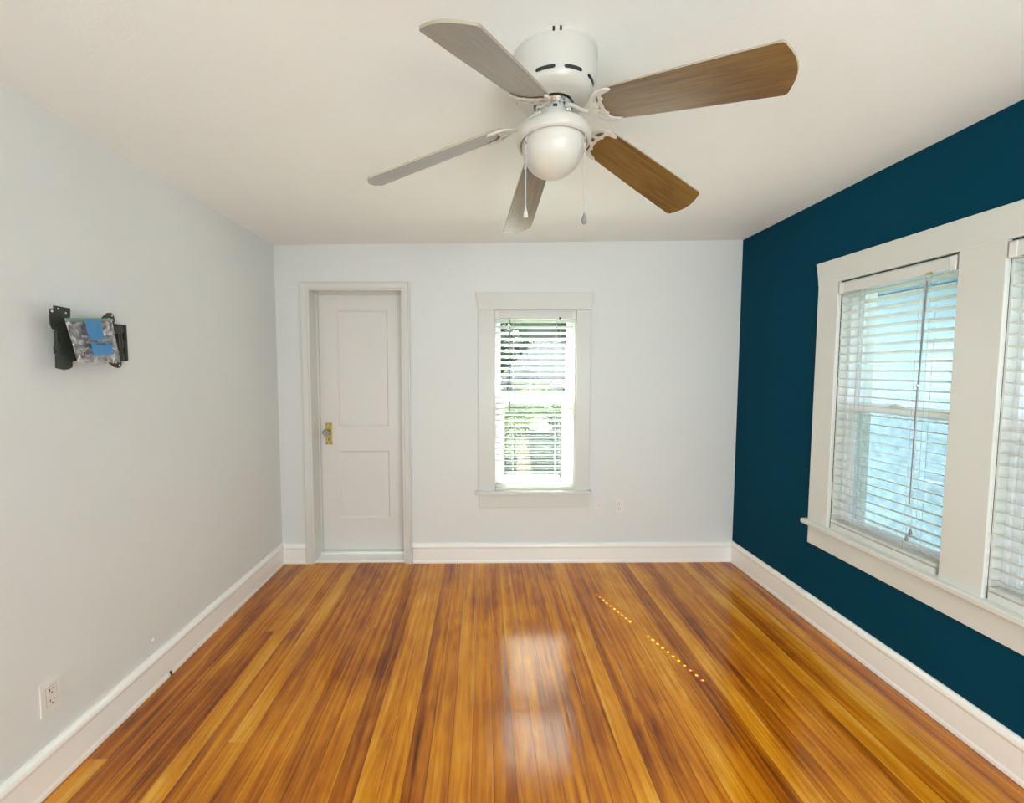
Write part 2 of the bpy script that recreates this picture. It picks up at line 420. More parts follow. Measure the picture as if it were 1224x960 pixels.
# baseboards: profile (out, z), with a cap and a shoe
def baseboard(name, T, s0, s1, h):
    m = MB(T)
    prof = [(0, 0), (-0.020, 0), (-0.020, 0.012), (-0.018, 0.020), (-0.0165, 0.024), (-0.0165, h-0.040), (-0.020, h-0.034), (-0.022, h-0.030),
            (-0.022, h-0.022), (-0.018, h-0.012), (-0.012, h-0.004), (-0.008, h), (0, h)]
    m.prism(prof, lambda d, z: (s0, d, z), lambda d, z: (s1, d, z))
    return struct(m.build(name, MAT['base']))
baseboard('baseboard_back_left', TB, XL, -1.360, 0.155)
baseboard('baseboard_back', TB, -0.5435, XR, 0.157)
baseboard('baseboard_left', lambda s, d, z: (XL - d, s, z), YR, D, 0.165)
baseboard('baseboard_right', TR, YR, D, 0.165)
# thin dark gap under the boards
def flatstrip(name, a, b):
    return None

# ------------------------------------------------------------------ door
dr = empty('door_1', ((DOOR[0]+DOOR[1])/2, D, 0), kind='structure')
dr['label'] = 'narrow white two-panel closet door in the back wall, brass plate and glass knob at its left'
c = MB(TB)      # casing, profiled: outer bead, flat, stepped inner edge
def casing_piece(m, path):
    pass
cw = 0.063
prof = [(0.0, 0.0), (0.0, -0.026), (0.006, -0.028), (0.011, -0.024), (0.014, -0.020), (0.046, -0.016), (0.052, -0.010), (cw, -0.010), (cw, 0.0)]
xo0, xo1, zt = DOOR[0]-cw, DOOR[1]+cw, DZ1+cw
for k in range(len(prof)):
    pass
def mitred(T, x0, x1, ztop, prof, name, mat, parent, zb=0.0):
    m = MB(T); n = len(prof); vs = []
    for (u, d) in prof: vs.append((x0+u, d, zb))
    for (u, d) in prof: vs.append((x0+u, d, ztop-u))
    for (u, d) in prof: vs.append((x1-u, d, ztop-u))
    for (u, d) in prof: vs.append((x1-u, d, zb))
    fs = []
    for s in range(3):
        for i in range(n):
            j = (i+1) % n; fs.append((s*n+i, s*n+j, (s+1)*n+j, (s+1)*n+i))
    fs.append(list(range(n))); fs.append([3*n+i for i in range(n)][::-1])
    m.add(vs, fs); return m.build(name, mat, parent)
mitred(TB, xo0, xo1, zt, prof, 'casing', MAT['trim'], dr)
jb = MB(TB)
jb.box((DOOR[0]-0.012, -0.009, 0), (DOOR[0]+0.002, DREC+0.05, DZ1+0.012)).box((DOOR[1]-0.002, -0.009, 0), (DOOR[1]+0.012, DREC+0.05, DZ1+0.012))
jb.box((DOOR[0]+0.002, -0.009, DZ1-0.002), (DOOR[1]-0.002, DREC+0.05, DZ1+0.012))
jb.box((DOOR[0], DREC-0.035, 0), (DOOR[0]+0.010, DREC-0.003, DZ1)).box((DOOR[1]-0.010, DREC-0.035, 0), (DOOR[1], DREC-0.003, DZ1))
jb.box((DOOR[0], DREC-0.035, DZ1-0.010), (DOOR[1], DREC-0.003, DZ1))
jb.build('door_jamb', MAT['trim'], dr, bevel=0.002)
MB(TB).box((DOOR[0], 0.002, -0.01), (DOOR[1], DREC+0.03, 0.016)).box((DOOR[0], DREC-0.045, 0.016), (DOOR[1], DREC-0.004, 0.032)).build('threshold', MAT['base'], dr, bevel=0.004)
# door leaf with two sunk panels
lf = MB(TB); y0 = DREC; yb = DREC+0.036
LX0, LX1, LZ0, LZ1 = DOOR[0]+0.003, DOOR[1]-0.003, 0.034, DZ1-0.004
PX0, PX1 = -1.158, -0.756
holes = [(0.303, 0.856), (1.054, 1.985)]
lf.box((LX0, y0, LZ0), (PX0, yb, LZ1)); lf.box((PX1, y0, LZ0), (LX1, yb, LZ1))
zz = [LZ0, holes[0][0], holes[0][1], holes[1][0], holes[1][1], LZ1]
for a, b in ((0, 1), (2, 3), (4, 5)): lf.box((PX0, y0, zz[a]), (PX1, yb, zz[b]))
leaf = lf.build('door_leaf', MAT['door'], dr)
for a, b in holes:
    pm = MB(TB); e = 0.012
    vs = [(PX0, y0, a), (PX1, y0, a), (PX1, y0, b), (PX0, y0, b), (PX0+e, y0+0.012, a+e), (PX1-e, y0+0.012, a+e), (PX1-e, y0+0.012, b-e), (PX0+e, y0+0.012, b-e)]
    pm.add(vs, [(0, 1, 5, 4), (1, 2, 6, 5), (2, 3, 7, 6), (3, 0, 4, 7), (4, 5, 6, 7)])
    pm.build('door_panel', MAT['door'], leaf, recalc=False)
# brass plate
pl = MB(TB); px0, px1, pz0, pz1 = -1.268, -1.211, 0.908, 1.090
pl.box((px0, y0-0.0035, pz0), (px1, y0, pz1)); pl.box((px0+0.004, y0-0.0055, pz0+0.012), (px1-0.004, y0-0.0035, pz1-0.012))
plate = pl.build('door_plate', MAT['brass'], dr, bevel=0.0015)
for sx in (px0+0.012, px1-0.012):
    for sz in (pz0+0.010, pz1-0.018):
        MB(TB).lathe((sx, y0-0.0055, sz), [(0.0, -0.002), (0.003, -0.0018), (0.0042, 0.0), (0.0042, 0.002)], 12, axis='Y').build('screw', MAT['dark'], plate)
MB(TB).prism([(0.004*math.cos(a*PI/6), 0.006+0.004*math.sin(a*PI/6)) for a in range(-1, 8)] + [(-0.0025, -0.012), (0.0025, -0.012)],
         lambda u, v: (-1.240+u, y0-0.0062, 0.952+v), lambda u, v: (-1.240+u, y0-0.004, 0.952+v)).build('keyhole', MAT['dark'], plate)
kb = MB(TB); kc = (-1.250, y0, 1.010)
kb.lathe(kc, [(0.0, -0.006), (0.014, -0.008), (0.016, -0.006), (0.016, -0.004)], 24, axis='Y')
kb.lathe(kc, [(0.009, -0.006), (0.007, -0.014), (0.009, -0.022), (0.012, -0.024)], 20, axis='Y')
kb.build('knob_shank', MAT['brass'], plate, smooth=True, autosmooth=40)
kn = MB(TB); kn.lathe(kc, [(0.0, -0.024), (0.016, -0.026), (0.026, -0.036), (0.027, -0.044), (0.019, -0.056), (0.0, -0.058)], 12, axis='Y')
kn.build('door_knob', MAT['crystal'], plate, recalc=True)

# ------------------------------------------------------------------ windows
def head_casing_poly(x0, x1, z0, z1, flare):
    """head board whose ends curve outwards towards the top"""
    n = 8; L = []
    for i in range(n+1):
        t = i/n; L.append((x0 - flare*(t**1.6), z0 + (z1-z0)*t))
    R = [(x1 + flare*(t**1.6), z0 + (z1-z0)*t) for t in [1-i/n for i in range(n+1)]]
    return L + R
def sash(T, s0, s1, z0, z1, d0, d1, stile, top, bot, name, parent, extra=None):
    m = MB(T)
    m.box((s0, d0, z0), (s0+stile, d1, z1)).box((s1-stile, d0, z0), (s1, d1, z1))
    m.box((s0+stile, d0, z1-top), (s1-stile, d1, z1)).box((s0+stile, d0, z0), (s1-stile, d1, z0+bot))
    # glazing bead
    g = 0.006; a, b, c_, d_ = s0+stile, s1-stile, z0+bot, z1-top
    dm = (d0+d1)/2
    m.box((a, dm-0.006, c_), (a+g, d1-0.004, d_)).box((b-g, dm-0.006, c_), (b, d1-0.004, d_)).box((a+g, dm-0.006, c_), (b-g, d1-0.004, c_+g)).box((a+g, dm-0.006, d_-g), (b-g, d1-0.004, d_))
    o = m.build(name, MAT['vinyl'], parent, bevel=0.0015)
    MB(T).box((a+0.001, dm+0.002, c_+0.001), (b-0.001, dm+0.005, d_-0.001)).build('glass', MAT['glass'], o)
    return o
def window_unit(T, s0, s1, z0, z1, parent, zmeet, planes, back):
    # jamb lining
    m = MB(T); dI = 0.0; dO = WT+0.01; j = 0.008
    m.box((s0, dI, z0), (s0+j, dO, z1)).box((s1-j, dI, z0), (s1, dO, z1)).box((s0+j, dI, z1-j), (s1-j, dO, z1)).box((s0+j, dI, z0), (s1-j, dO, z0+j))
    m.build('window_jamb', MAT['trim'], parent, bevel=0.001)
    lo0, lo1, up0, up1 = planes
    fr = MB(T); f = 0.016
    fr.box((s0+j, lo0-0.012, z0+j), (s0+j+f, up1+0.02, z1-j)).box((s1-j-f, lo0-0.012, z0+j), (s1-j, up1+0.02, z1-j))
    fr.box((s0+j+f, lo0-0.012, z1-j-f), (s1-j-f, up1+0.02, z1-j)).box((s0+j+f, lo0-0.012, z0+j), (s1-j-f, up1+0.02, z0+j+f))
    fr.build('window_frame', MAT['vinyl'], parent, bevel=0.0015)
    a, b = s0+j+f+0.001, s1-j-f-0.001
    us = sash(T, a, b, zmeet[0], z1-j-f-0.001, up0, up1, back['us'], 0.040, zmeet[1]-zmeet[0]-0.001, 'upper_sash', parent)
    ls = sash(T, a, b, z0+j+f+0.001, zmeet[1], lo0, lo1, back['ls'], zmeet[1]-zmeet[2], back['lb'], 'lower_sash', parent)
    # lock on the meeting rail
    sc = (a+b)/2
    lk = MB(T); lk.box((sc-0.035, lo0-0.006, zmeet[1]), (sc+0.035, lo0+0.018, zmeet[1]+0.008))
    lk.lathe((sc, lo0+0.006, zmeet[1]+0.006), [(0.012, 0.0), (0.012, 0.010), (0.006, 0.014)], 16)
    lk.box((sc, lo0-0.012, zmeet[1]+0.010), (sc+0.045, lo0+0.002, zmeet[1]+0.017))
    lk.build('sash_lock', MAT['chrome'] if False else MAT['outlet'], ls, bevel=0.001)
    # insect screen outside the lower half
    so_ = up1 + 0.012
    sf = MB(T); q = 0.014
    sf.box((a, so_, z0+j+f), (a+q, so_+0.008, zmeet[1])).box((b-q, so_, z0+j+f), (b, so_+0.008, zmeet[1])).box((a+q, so_, zmeet[1]-q), (b-q, so_+0.008, zmeet[1])).box((a+q, so_, z0+j+f), (b-q, so_+0.008, z0+j+f+q))
    sfo = sf.build('screen_frame', MAT['vinyl'], parent)
    MB(T).add([(a+q, so_+0.004, z0+j+f+q), (b-q, so_+0.004, z0+j+f+q), (b-q, so_+0.004, zmeet[1]-q), (a+q, so_+0.004, zmeet[1]-q)], [(0, 1, 2, 3)]).build('screen_mesh', MAT['screen'], sfo)

# --- back window
w1 = empty('window_1', (0.405, D, 0.575), kind='structure'); w1['label'] = 'narrow white sash window in the back wall between the closet door and the corner'
m = MB(TB); CF = -0.021
for a, b in ((-0.029, BOPEN[0]-0.002), (BOPEN[1]+0.002, 0.826)):
    m.box((a, CF, BZ0), (b, 0, BZ1+0.004))
m.build('casing', MAT['trim'], w1, bevel=0.0025)
m = MB(TB); m.prism(head_casing_poly(-0.030, 0.827, BZ1+0.004, 2.098, 0.027), lambda s, z: (s, CF-0.003, z), lambda s, z: (s, 0, z))
m.build('head_casing', MAT['trim'], w1, bevel=0.0025)
MB(TB).box((-0.052, -0.048, 0.548), (0.850, 0.03, 0.579)).build('window_stool', MAT['trim'], w1, bevel=0.006, segs=3)
MB(TB).box((-0.026, -0.019, 0.444), (0.826, 0, 0.548)).build('apron', MAT['trim'], w1, bevel=0.0025)
window_unit(TB, BOPEN[0], BOPEN[1], BZ0+0.004, BZ1, w1, (1.252, 1.325, 1.262), (0.072, 0.098, 0.100, 0.126), dict(us=0.020, ls=0.052, lb=0.058))
# little ledge board under the blind
MB(TB).box((BOPEN[0]+0.012, -0.006, BZ0+0.004), (BOPEN[1]-0.006, 0.055, BZ0+0.026)).build('stop_board', MAT['trim'], w1, bevel=0.003)

# --- right windows: one casing around them
w2 = empty('window_2', (XR, 1.974, RZ0), kind='structure'); w2['label'] = 'white sash window in the blue wall, the one nearest the back corner'
REND = 0.244-0.14
m = MB(TR); CF = -0.022
m.box((2.258+0.002, CF, 0.60), (2.394, 0, RZ1+0.020))
m.box((1.535+0.0, CF+0.001, 0.60), (1.690, 0, RZ1+0.006)).box((0.812, CF+0.001, 0.60), (0.967, 0, RZ1+0.006)).box((REND, CF, 0.60), (0.244, 0, RZ1+0.020))
m.build('casing', MAT['trim'], w2, bevel=0.0025)
m = MB(TR)
hp = head_casing_poly(REND, 2.394, RZ1+0.004, 2.126, 0.022)
m.prism(hp, lambda s, z: (s, CF-0.003, z), lambda s, z: (s, 0, z)); m.build('head_casing', MAT['trim'], w2, bevel=0.003)
MB(TR).box((REND-0.022, -0.050, 0.590), (2.418, 0.03, 0.6185)).build('window_stool', MAT['trim'], w2, bevel=0.007, segs=3)
MB(TR).box((REND, -0.020, 0.478), (2.392, 0, 0.590)).build('apron', MAT['trim'], w2, bevel=0.0025)
for k, (a, b) in enumerate(ROPEN):
    par = w2 if k == 0 else empty('window_%d' % (k+2), (XR, (a+b)/2, RZ0), kind='structure')
    if k == 1: par['label'] = 'white sash window in the blue wall, cut off by the right edge of the photo'
    if k == 2: par['label'] = 'unseen white sash window added for daylight, in the blue wall nearest the camera'  # third window is out of view, put in to let more daylight enter
    window_unit(TR, a, b, RZ0+0.0, RZ1, par, (1.287, 1.330, 1.294), (0.050, 0.074, 0.076, 0.100), dict(us=0.016, ls=0.024, lb=0.050))
    if k < 2:
        MB(TR).box((a+0.020, -0.012, RZ0+0.0015), (b-0.010, 0.036, RZ0+0.034)).build('stop_board', MAT['trim'], par, bevel=0.003)

# ------------------------------------------------------------------ blinds
def make_blind(T, s0, s1, ztop, zbot, dc, pitch, head_h, tilt, ladders, name_label, wand_s, pull_s, wand_len, pull_z, side, end_bracket=True, holes=None):
    o = empty('window_blind', T((s0+s1)/2, dc, zbot), name_label, 'blind', 'white slatted window blinds')
    hw = 0.025
    # headrail
    m = MB(T); m.box((s0, dc-0.028, ztop-head_h), (s1, dc+0.028, ztop)); hr = m.build('headrail', MAT['trim'], o, bevel=0.002)
    if end_bracket:
        for a, b in ((s0-0.003, s0+0.020), (s1-0.020, s1+0.003)):
            m = MB(T); m.box((a, dc-0.031, ztop-head_h-0.002), (b, dc-0.028, ztop+0.0005))
            m.box((a, dc-0.031, ztop-head_h-0.004), (b, dc+0.0, ztop-head_h-0.001))
            m.build('end_bracket', MAT['outlet'], hr, bevel=0.0008)
    # slats, one mesh, each pierced at the ladders
    m = MB(T); ct, st = math.cos(tilt), math.sin(tilt); th = 0.0013; hh = 0.0055; hl = 0.0110
    z = ztop-head_h-0.020; zs = []
    while z > zbot+0.030: zs.append(z); z -= pitch
    rnd = random.Random(3)
    def piece(a, b, q0, q1, zc, ss, cc):
        vs = []
        for s in (a, b):
            for q, t in ((q0, -th), (q1, -th), (q1, th), (q0, th)):
                vs.append((s, dc + q*cc - t*ss*0, zc - q*ss + t))
        m.add(vs, [(0, 1, 2, 3), (7, 6, 5, 4), (0, 4, 5, 1), (1, 5, 6, 2), (2, 6, 7, 3), (3, 7, 4, 0)])
    for zc in zs:
        tt = tilt + rnd.uniform(-0.012, 0.012); cc, ss = math.cos(tt), math.sin(tt)
        hs_ = sorted(ladders if holes is None else holes)
        ed = [s0+0.006] + sum([[c_-hh, c_+hh] for c_ in hs_], []) + [s1-0.006]
        for i in range(0, len(ed), 2): piece(ed[i], ed[i+1], -hw, hw, zc, ss, cc)
        for c_ in hs_:
            piece(c_-hh, c_+hh, -hw, -hl, zc, ss, cc); piece(c_-hh, c_+hh, hl, hw, zc, ss, cc)
    m.build('slats', MAT['slat'], o)
    MB(T).box((s0+0.006, dc-hw, zbot), (s1-0.006, dc+hw, zbot+0.016)).build('bottom_rail', MAT['slat'], o, bevel=0.003)
    for c_ in ladders:
        m = MB(T)
        for dd in (-hw-0.0005, hw+0.0005):
            m.box((c_-0.0006, dc+dd-0.0006, zbot+0.016), (c_+0.0006, dc+dd+0.0006, ztop-head_h))
        m.box((c_+0.0012, dc-0.0006, zbot+0.016), (c_+0.0024, dc+0.0006, ztop-head_h))
        m.build('ladder_cord', MAT['cord'], o)
    # wand
    m = MB(T); dz = dc-hw-0.010
    m.box((wand_s-0.008, dz-0.004, ztop-head_h-0.004), (wand_s+0.008, dz+0.012, ztop-head_h+0.008)); m.build('tilter', MAT['brass'] if side == 'R' else MAT['dark'], hr)
    return o, dz
def tassel(T, c, parent, len_=0.030):
    m = MB(); x, y, z = T(*c)
    m.lathe((x, y, z), [(0.002, 0.0), (0.003, -0.004), (0.0065, -0.018), (0.0075, -0.026), (0.004, -len_)], 14)
    return m.build('cord_pull', MAT['tassel'], parent, smooth=True)

bl, dz = make_blind(TB, BOPEN[0]+0.010, BOPEN[1]-0.010, BZ1-0.009, BZ0+0.030, 0.022, 0.0449, 0.050, math.radians(16), [0.240, 0.570],
    'narrow white slatted blind in the back wall window', 0.592, 0.6, 0.6, 0.7, 'B', holes=[0.570])
MB().tube([TB(0.212, dz, BZ1-0.06), TB(0.2125, dz, 1.20)], 0.0036, 6).build('tilt_wand', MAT['wand'], bl)
m = MB(); m.tube([TB(0.592, dz, BZ1-0.06), TB(0.594, dz, 0.72)], 0.0008, 5); m.tube([TB(0.598, dz, BZ1-0.06), TB(0.607, dz, 0.71)], 0.0008, 5); m.build('lift_cord', MAT['cord'], bl)
tassel(TB, (0.594, dz, 0.72), bl); tassel(TB, (0.607, dz, 0.71), bl)

bl, dz = make_blind(TR, ROPEN[0][0]+0.010, ROPEN[0][1]-0.010, RZ1-0.009, RZ0+0.040, -0.000+0.008, 0.0449, 0.054, math.radians(11), [1.815, 2.13],
    'white slatted blind in the blue wall window nearest the back corner, grey tassels hanging', 1.797, 1.8, 0.6, 0.7, 'R')
MB().tube([TR(1.800, dz, 1.90), TR(1.812, dz, 1.44)], 0.0034, 6).tube([TR(1.812, dz, 1.44), TR(1.815, dz, 1.42), TR(1.818, dz, 0.90)], 0.0024, 6).build('tilt_wand', MAT['wand'], bl)
MB().lathe(TR(1.812, dz, 1.44), [(0.001, 0.012), (0.006, 0.004), (0.006, -0.004), (0.001, -0.010)], 10).build('wand_hook', MAT['chrome'], bl)
m = MB(); m.tube([TR(1.829, dz, 1.90), TR(1.836, dz, 0.90), TR(1.838, dz, 0.68)], 0.0010, 5)
m.tube([TR(1.808, dz, 1.90), TR(1.812, dz, 0.88), TR(1.800, dz-0.004, 0.84), TR(1.806, dz, 0.788)], 0.0010, 5)
m.tube([TR(1.812, dz, 1.90), TR(1.812, dz, 0.88), TR(1.826, dz-0.004, 0.83), TR(1.820, dz, 0.752)], 0.0010, 5)
m.build('lift_cord', MAT['cord'], bl)
tassel(TR, (1.806, dz, 0.790), bl); tassel(TR, (1.820, dz, 0.755), bl)
# end piece of the ledge below the blind
bl, dz = make_blind(TR, ROPEN[1][0]+0.010, ROPEN[1][1]-0.010, RZ1-0.009, RZ0+0.040, 0.008, 0.0449, 0.054, math.radians(11), [1.09, 1.41],
    'white slatted blind in the blue wall window cut off by the photo edge', 1.07, 1.8, 0.6, 0.7, 'R')
MB().tube([TR(1.07, dz, 1.90), TR(1.08, dz, 1.20)], 0.0032, 6).build('tilt_wand', MAT['wand'], bl)
m = MB(); m.tube([TR(1.10, dz, 1.90), TR(1.10, dz, 0.80)], 0.0010, 5); m.build('lift_cord', MAT['cord'], bl); tassel(TR, (1.10, dz, 0.80), bl)

# ------------------------------------------------------------------ ceiling fan
FX, FY = 0.2235, 1.33
fan = empty('ceiling_fan', (FX, FY, ceil_z(FX)), 'white ceiling fan with five brown wood blades and a frosted bowl light', 'ceiling fan')
zc = ceil_z(FX)
m = MB(); prof = [(0.0, zc+0.004), (0.131, zc+0.004), (0.131, zc-0.010), (0.127, zc-0.014), (0.128, 2.415), (0.127, 2.398), (0.124, 2.384), (0.1185, 2.366), (0.113, 2.353), (0.103, 2.343), (0.085, 2.337), (0.062, 2.334), (0.058, 2.345), (0.0, 2.345)]
m.lathe((FX, FY, 0), prof, 96, cap=False); hs = m.build('motor_housing', MAT['fan'], fan, smooth=True, autosmooth=35)
# vent slots around the taper
for k in range(9):
    m = MB(); a0 = 2*PI*k/9 - 1.50; vs = []; n = 24
    for i in range(n+1):
        a = a0 + 0.50*i/n
        for r, z in ((0.1245, 2.382), (0.1155, 2.3572)):
            t = min(i, n-i)/n; zz_ = 2.3697 + (z-2.3697)*(0.35*min(1, t*14)+0.0); rr = 0.1199 + (r-0.1199)*(0.35*min(1, t*14)) + 0.0006
            vs.append((FX+rr*math.cos(a), FY+rr*math.sin(a), zz_))
    m.add(vs, [(2*i, 2*i+1, 2*i+3, 2*i+2) for i in range(n)]); m.build('vent_slot', MAT['dark'], hs)
for a in (-1.75, -1.60):
    MB().box((FX+0.131*math.cos(a)-0.003, FY+0.131*math.sin(a)-0.002, zc-0.012), (FX+0.131*math.cos(a)+0.003, FY+0.131*math.sin(a)+0.002, zc-0.002)).build('canopy_screw', MAT['dark'], hs)
# rotor with bright screws
m = MB(); m.lathe((FX, FY, 0), [(0.0, 2.345), (0.055, 2.345), (0.056, 2.330), (0.050, 2.322), (0.0, 2.322)], 48); rot = m.build('rotor', MAT['chrome'], fan, smooth=True, autosmooth=30)
for k in range(15):
    a = 2*PI*k/15; MB().lathe((FX+0.052*math.cos(a), FY+0.052*math.sin(a), 0), [(0.0, 2.316), (0.004, 2.317), (0.0045, 2.324)], 8).build('rotor_screw', MAT['chrome'], rot)
m = MB(); m.lathe((FX, FY, 0), [(0.0, 2.325), (0.040, 2.325), (0.041, 2.300), (0.046, 2.292), (0.046, 2.276), (0.0, 2.276)], 48); nk = m.build('switch_housing', MAT['fan'], fan, smooth=True, autosmooth=35)
MB().box((FX-0.008, FY-0.0425, 2.308), (FX+0.004, FY-0.038, 2.315)).build('slot', MAT['dark'], nk)
# light kit pan
m = MB(); m.lathe((FX, FY, 0), [(0.0, 2.282), (0.045, 2.282), (0.056, 2.277), (0.085, 2.267), (0.104, 2.257), (0.1140, 2.247), (0.1165, 2.238), (0.1165, 2.224), (0.113, 2.217), (0.106, 2.214), (0.102, 2.217), (0.100, 2.226), (0.0, 2.230)], 96)
pan = m.build('light_pan', MAT['fan'], fan, smooth=True, autosmooth=50)
m = MB(); pr = []
for i in range(15):
    t = i/14*PI/2; pr.append((0.0985*math.cos(t) if i < 14 else 0.0, 2.2135 - 0.0985*math.sin(t)))
m.lathe((FX, FY, 0), [(0.0985, 2.226)] + pr, 72, cap=False); m.build('glass_bowl', MAT['bowl'], fan, smooth=True)
MB().lathe((FX, FY, 0), [(0.0, 2.1125), (0.0022, 2.1130), (0.003, 2.1155), (0.003, 2.118)], 10).build('bowl_finial', MAT['fan'], fan)
# pull chains
for nm, (x, y, z0_), zb, mt in (('a', (FX-0.092, FY-0.062, 2.250), 2.000, 'fan'), ('b', (FX+0.083, FY-0.072, 2.250), 1.978, 'tassel')):
    m = MB(); m.tube([(x, y, z0_), (x, y, zb)], 0.0010, 6)
    for k in range(int((z0_-zb)/0.0045)):
        m.lathe((x, y, z0_-0.0045*k), [(0.0, 0.0015), (0.0015, 0.0), (0.0, -0.0015)], 6)
    ch = m.build('pull_chain', MAT['cord'], fan)
    m = MB(); m.lathe((x, y, z0_-0.06), [(0.0, 0.006), (0.002, 0.004), (0.002, -0.004), (0.0, -0.006)], 8).build('chain_link', MAT['tassel'], ch)
    m = MB()
    if mt == 'tassel': m.lathe((x, y, zb), [(0.0015, 0.004), (0.003, -0.002), (0.0075, -0.014), (0.008, -0.021), (0.005, -0.029), (0.0, -0.031)], 16)
    else: m.lathe((x, y, zb), [(0.0015, 0.004), (0.0025, -0.004), (0.006, -0.018), (0.0075, -0.028), (0.0, -0.030)], 16)
    m.build('chain_pull', MAT['fan'] if mt == 'fan' else MAT['tassel'], ch, smooth=True)

BF = dict(fh=2.2581, R=0.6142, w=0.0673, ph=-0.2832, a0=-0.8109, dr=-0.2738, w0=0.0542)
DA = [0.0457, -0.0145, -0.0253, 0.0028, -0.0088]; DP = [-0.0361, 0.0201, 0.0174, -0.0002, -0.0011]; DD = [0.0224, -0.0372, 0.0097, -0.0015, 0.0066]
def iron_mesh():
    cu = bpy.data.curves.new('blade_iron', 'CURVE'); cu.dimensions = '2D'; cu.fill_mode = 'BOTH'; cu.extrude = 0.0022; cu.bevel_depth = 0.0006; cu.bevel_resolution = 1; cu.resolution_u = 6
    def poly(pts):
        sp = cu.splines.new('POLY'); sp.points.add(len(pts)-1); sp.use_cyclic_u = True
        for p_, (x, y) in zip(sp.points, pts): p_.co = (x, y, 0, 1)
    def arc(cx, cy, r, a0, a1, n=8): return [(cx+r*math.cos(math.radians(a0+(a1-a0)*i/n)), cy+r*math.sin(math.radians(a0+(a1-a0)*i/n))) for i in range(n+1)]
    # outline: stem, rounded crescent back, horns along the blade edges, three scallops in front
    up_ = [(0.118, 0.0065), (0.134, 0.008)] + arc(0.192, 0.0, 0.0545, 168, 97, 10) + [(0.200, 0.0560), (0.213, 0.0545), (0.2180, 0.0505), (0.213, 0.0475)]
    up_ += [(0.203, 0.0455), (0.193, 0.0425), (0.185, 0.037), (0.182, 0.030), (0.186, 0.0245), (0.180, 0.0195), (0.177, 0.010), (0.178, 0.0)]
    poly(up_ + [(x, -y) for x, y in up_[-2::-1]])
    side_ = [(0.1535, 0.0155), (0.1565, 0.0270), (0.164, 0.0370), (0.177, 0.0432), (0.1755, 0.036), (0.1740, 0.027), (0.170, 0.0190), (0.161, 0.0145)]
    poly(side_); poly([(x, -y) for x, y in side_[::-1]])
    poly([(0.148, -0.0075), (0.148, 0.0075), (0.158, 0.0095), (0.167, 0.0075), (0.1695, 0.0), (0.167, -0.0075), (0.158, -0.0095)])
    ob = bpy.data.objects.new('tmp_iron', cu); COL.objects.link(ob)
    bpy.context.view_layer.update()
    me = bpy.data.meshes.new_from_object(ob.evaluated_get(bpy.context.evaluated_depsgraph_get()))
    bpy.data.objects.remove(ob); me.name = 'blade_iron'; me.materials.clear(); me.materials.append(MAT['fan']); return me
IRON = iron_mesh()
def blade_mesh():
    R0, RC, RT = 0.160, 0.600, 0.6255
    w0, w1, wr = BF['w0'], BF['w'], 0.040
    right = []
    right += [(R0, 0.012), (R0+0.003, 0.028), (R0+0.012, 0.042), (R0+0.028, 0.0515), (0.20, w0)]
    right += [(0.30, w0+(w1-w0)*0.25+0.0012), (0.45, w0+(w1-w0)*0.62+0.0012), (0.608, w1)]
    for i in range(1, 6):
        a = i/5*PI/2*0.85; right.append((0.608+0.015*math.sin(a), w1-0.015*(1-math.cos(a))))
    for i in range(1, 6): t = i/5; right.append((0.623+0.0160*(1-(1-t)**2), (w1-0.0125)*(1-t)))
    pts = right[:-1] + [right[-1]] + [(x, -y) for x, y in right[-2::-1]]
    th = 0.0028
    bm = bmesh.new(); top = [bm.verts.new((x, y, th)) for x, y in pts]; bot = [bm.verts.new((x, y, -th)) for x, y in pts]
    f1 = bm.faces.new(top); f2 = bm.faces.new(bot[::-1])
    for i in range(len(pts)):
        j = (i+1) % len(pts); f = bm.faces.new((top[i], bot[i], bot[j], top[j])); f.material_index = 1
    bmesh.ops.recalc_face_normals(bm, faces=bm.faces)
    me = bpy.data.meshes.new('fan_blade'); bm.to_mesh(me); bm.free(); me.materials.append(MAT['blade']); me.materials.append(MAT['blade_edge']); return me
BL = blade_mesh()
for k in range(5):
    a = BF['a0'] + k*2*PI/5 + DA[k]; ph = BF['ph'] + DP[k]; dr_ = BF['dr'] + DD[k]
    u = Vector((math.cos(a), math.sin(a), 0)); t = Vector((-math.sin(a), math.cos(a), 0)); z = Vector((0, 0, 1))
    ub = (u + z*dr_).normalized(); tb = (t*math.cos(ph) + z*math.sin(ph)); tb = (tb - ub*tb.dot(ub)).normalized(); nb = ub.cross(tb)
    org = Vector((FX, FY, BF['fh'])) + z*dr_*(-0.2)
    Mx = Matrix((ub, tb, nb)).transposed().to_4x4(); Mx.translation = org - ORG[fan]
    b = bpy.data.objects.new('fan_blade', BL); COL.objects.link(b); b.parent = fan; b.matrix_local = Mx; ORG[b] = org
    M2 = Mx @ Matrix.Translation((0, 0, -0.0068))
    ir = bpy.data.objects.new('blade_iron', IRON); COL.objects.link(ir); ir.parent = fan; ir.matrix_local = M2
    # arm from the rotor to the medallion
    def bp(r, q, n): return org + ub*r + tb*q + nb*n
    s_ = Vector((FX, FY, 0)) + u*0.044 + z*2.318; e_ = bp(0.128, 0, -0.0075)
    p1 = Vector((FX, FY, 0)) + u*0.075 + z*2.312; p2 = Vector((FX, FY, 0)) + u*0.098 + z*(e_.z-0.001)
    pts = []
    for i in range(13):
        q = i/12; pts.append((1-q)**3*s_ + 3*(1-q)**2*q*p1 + 3*(1-q)*q*q*p2 + q**3*e_)
    MB().tube(pts, [0.0085, 0.0075, 0.0065, 0.006, 0.0055, 0.0055, 0.0055, 0.0055, 0.0055, 0.006, 0.0062, 0.0065, 0.006], 10).build('blade_arm', MAT['fan'], fan, smooth=True)

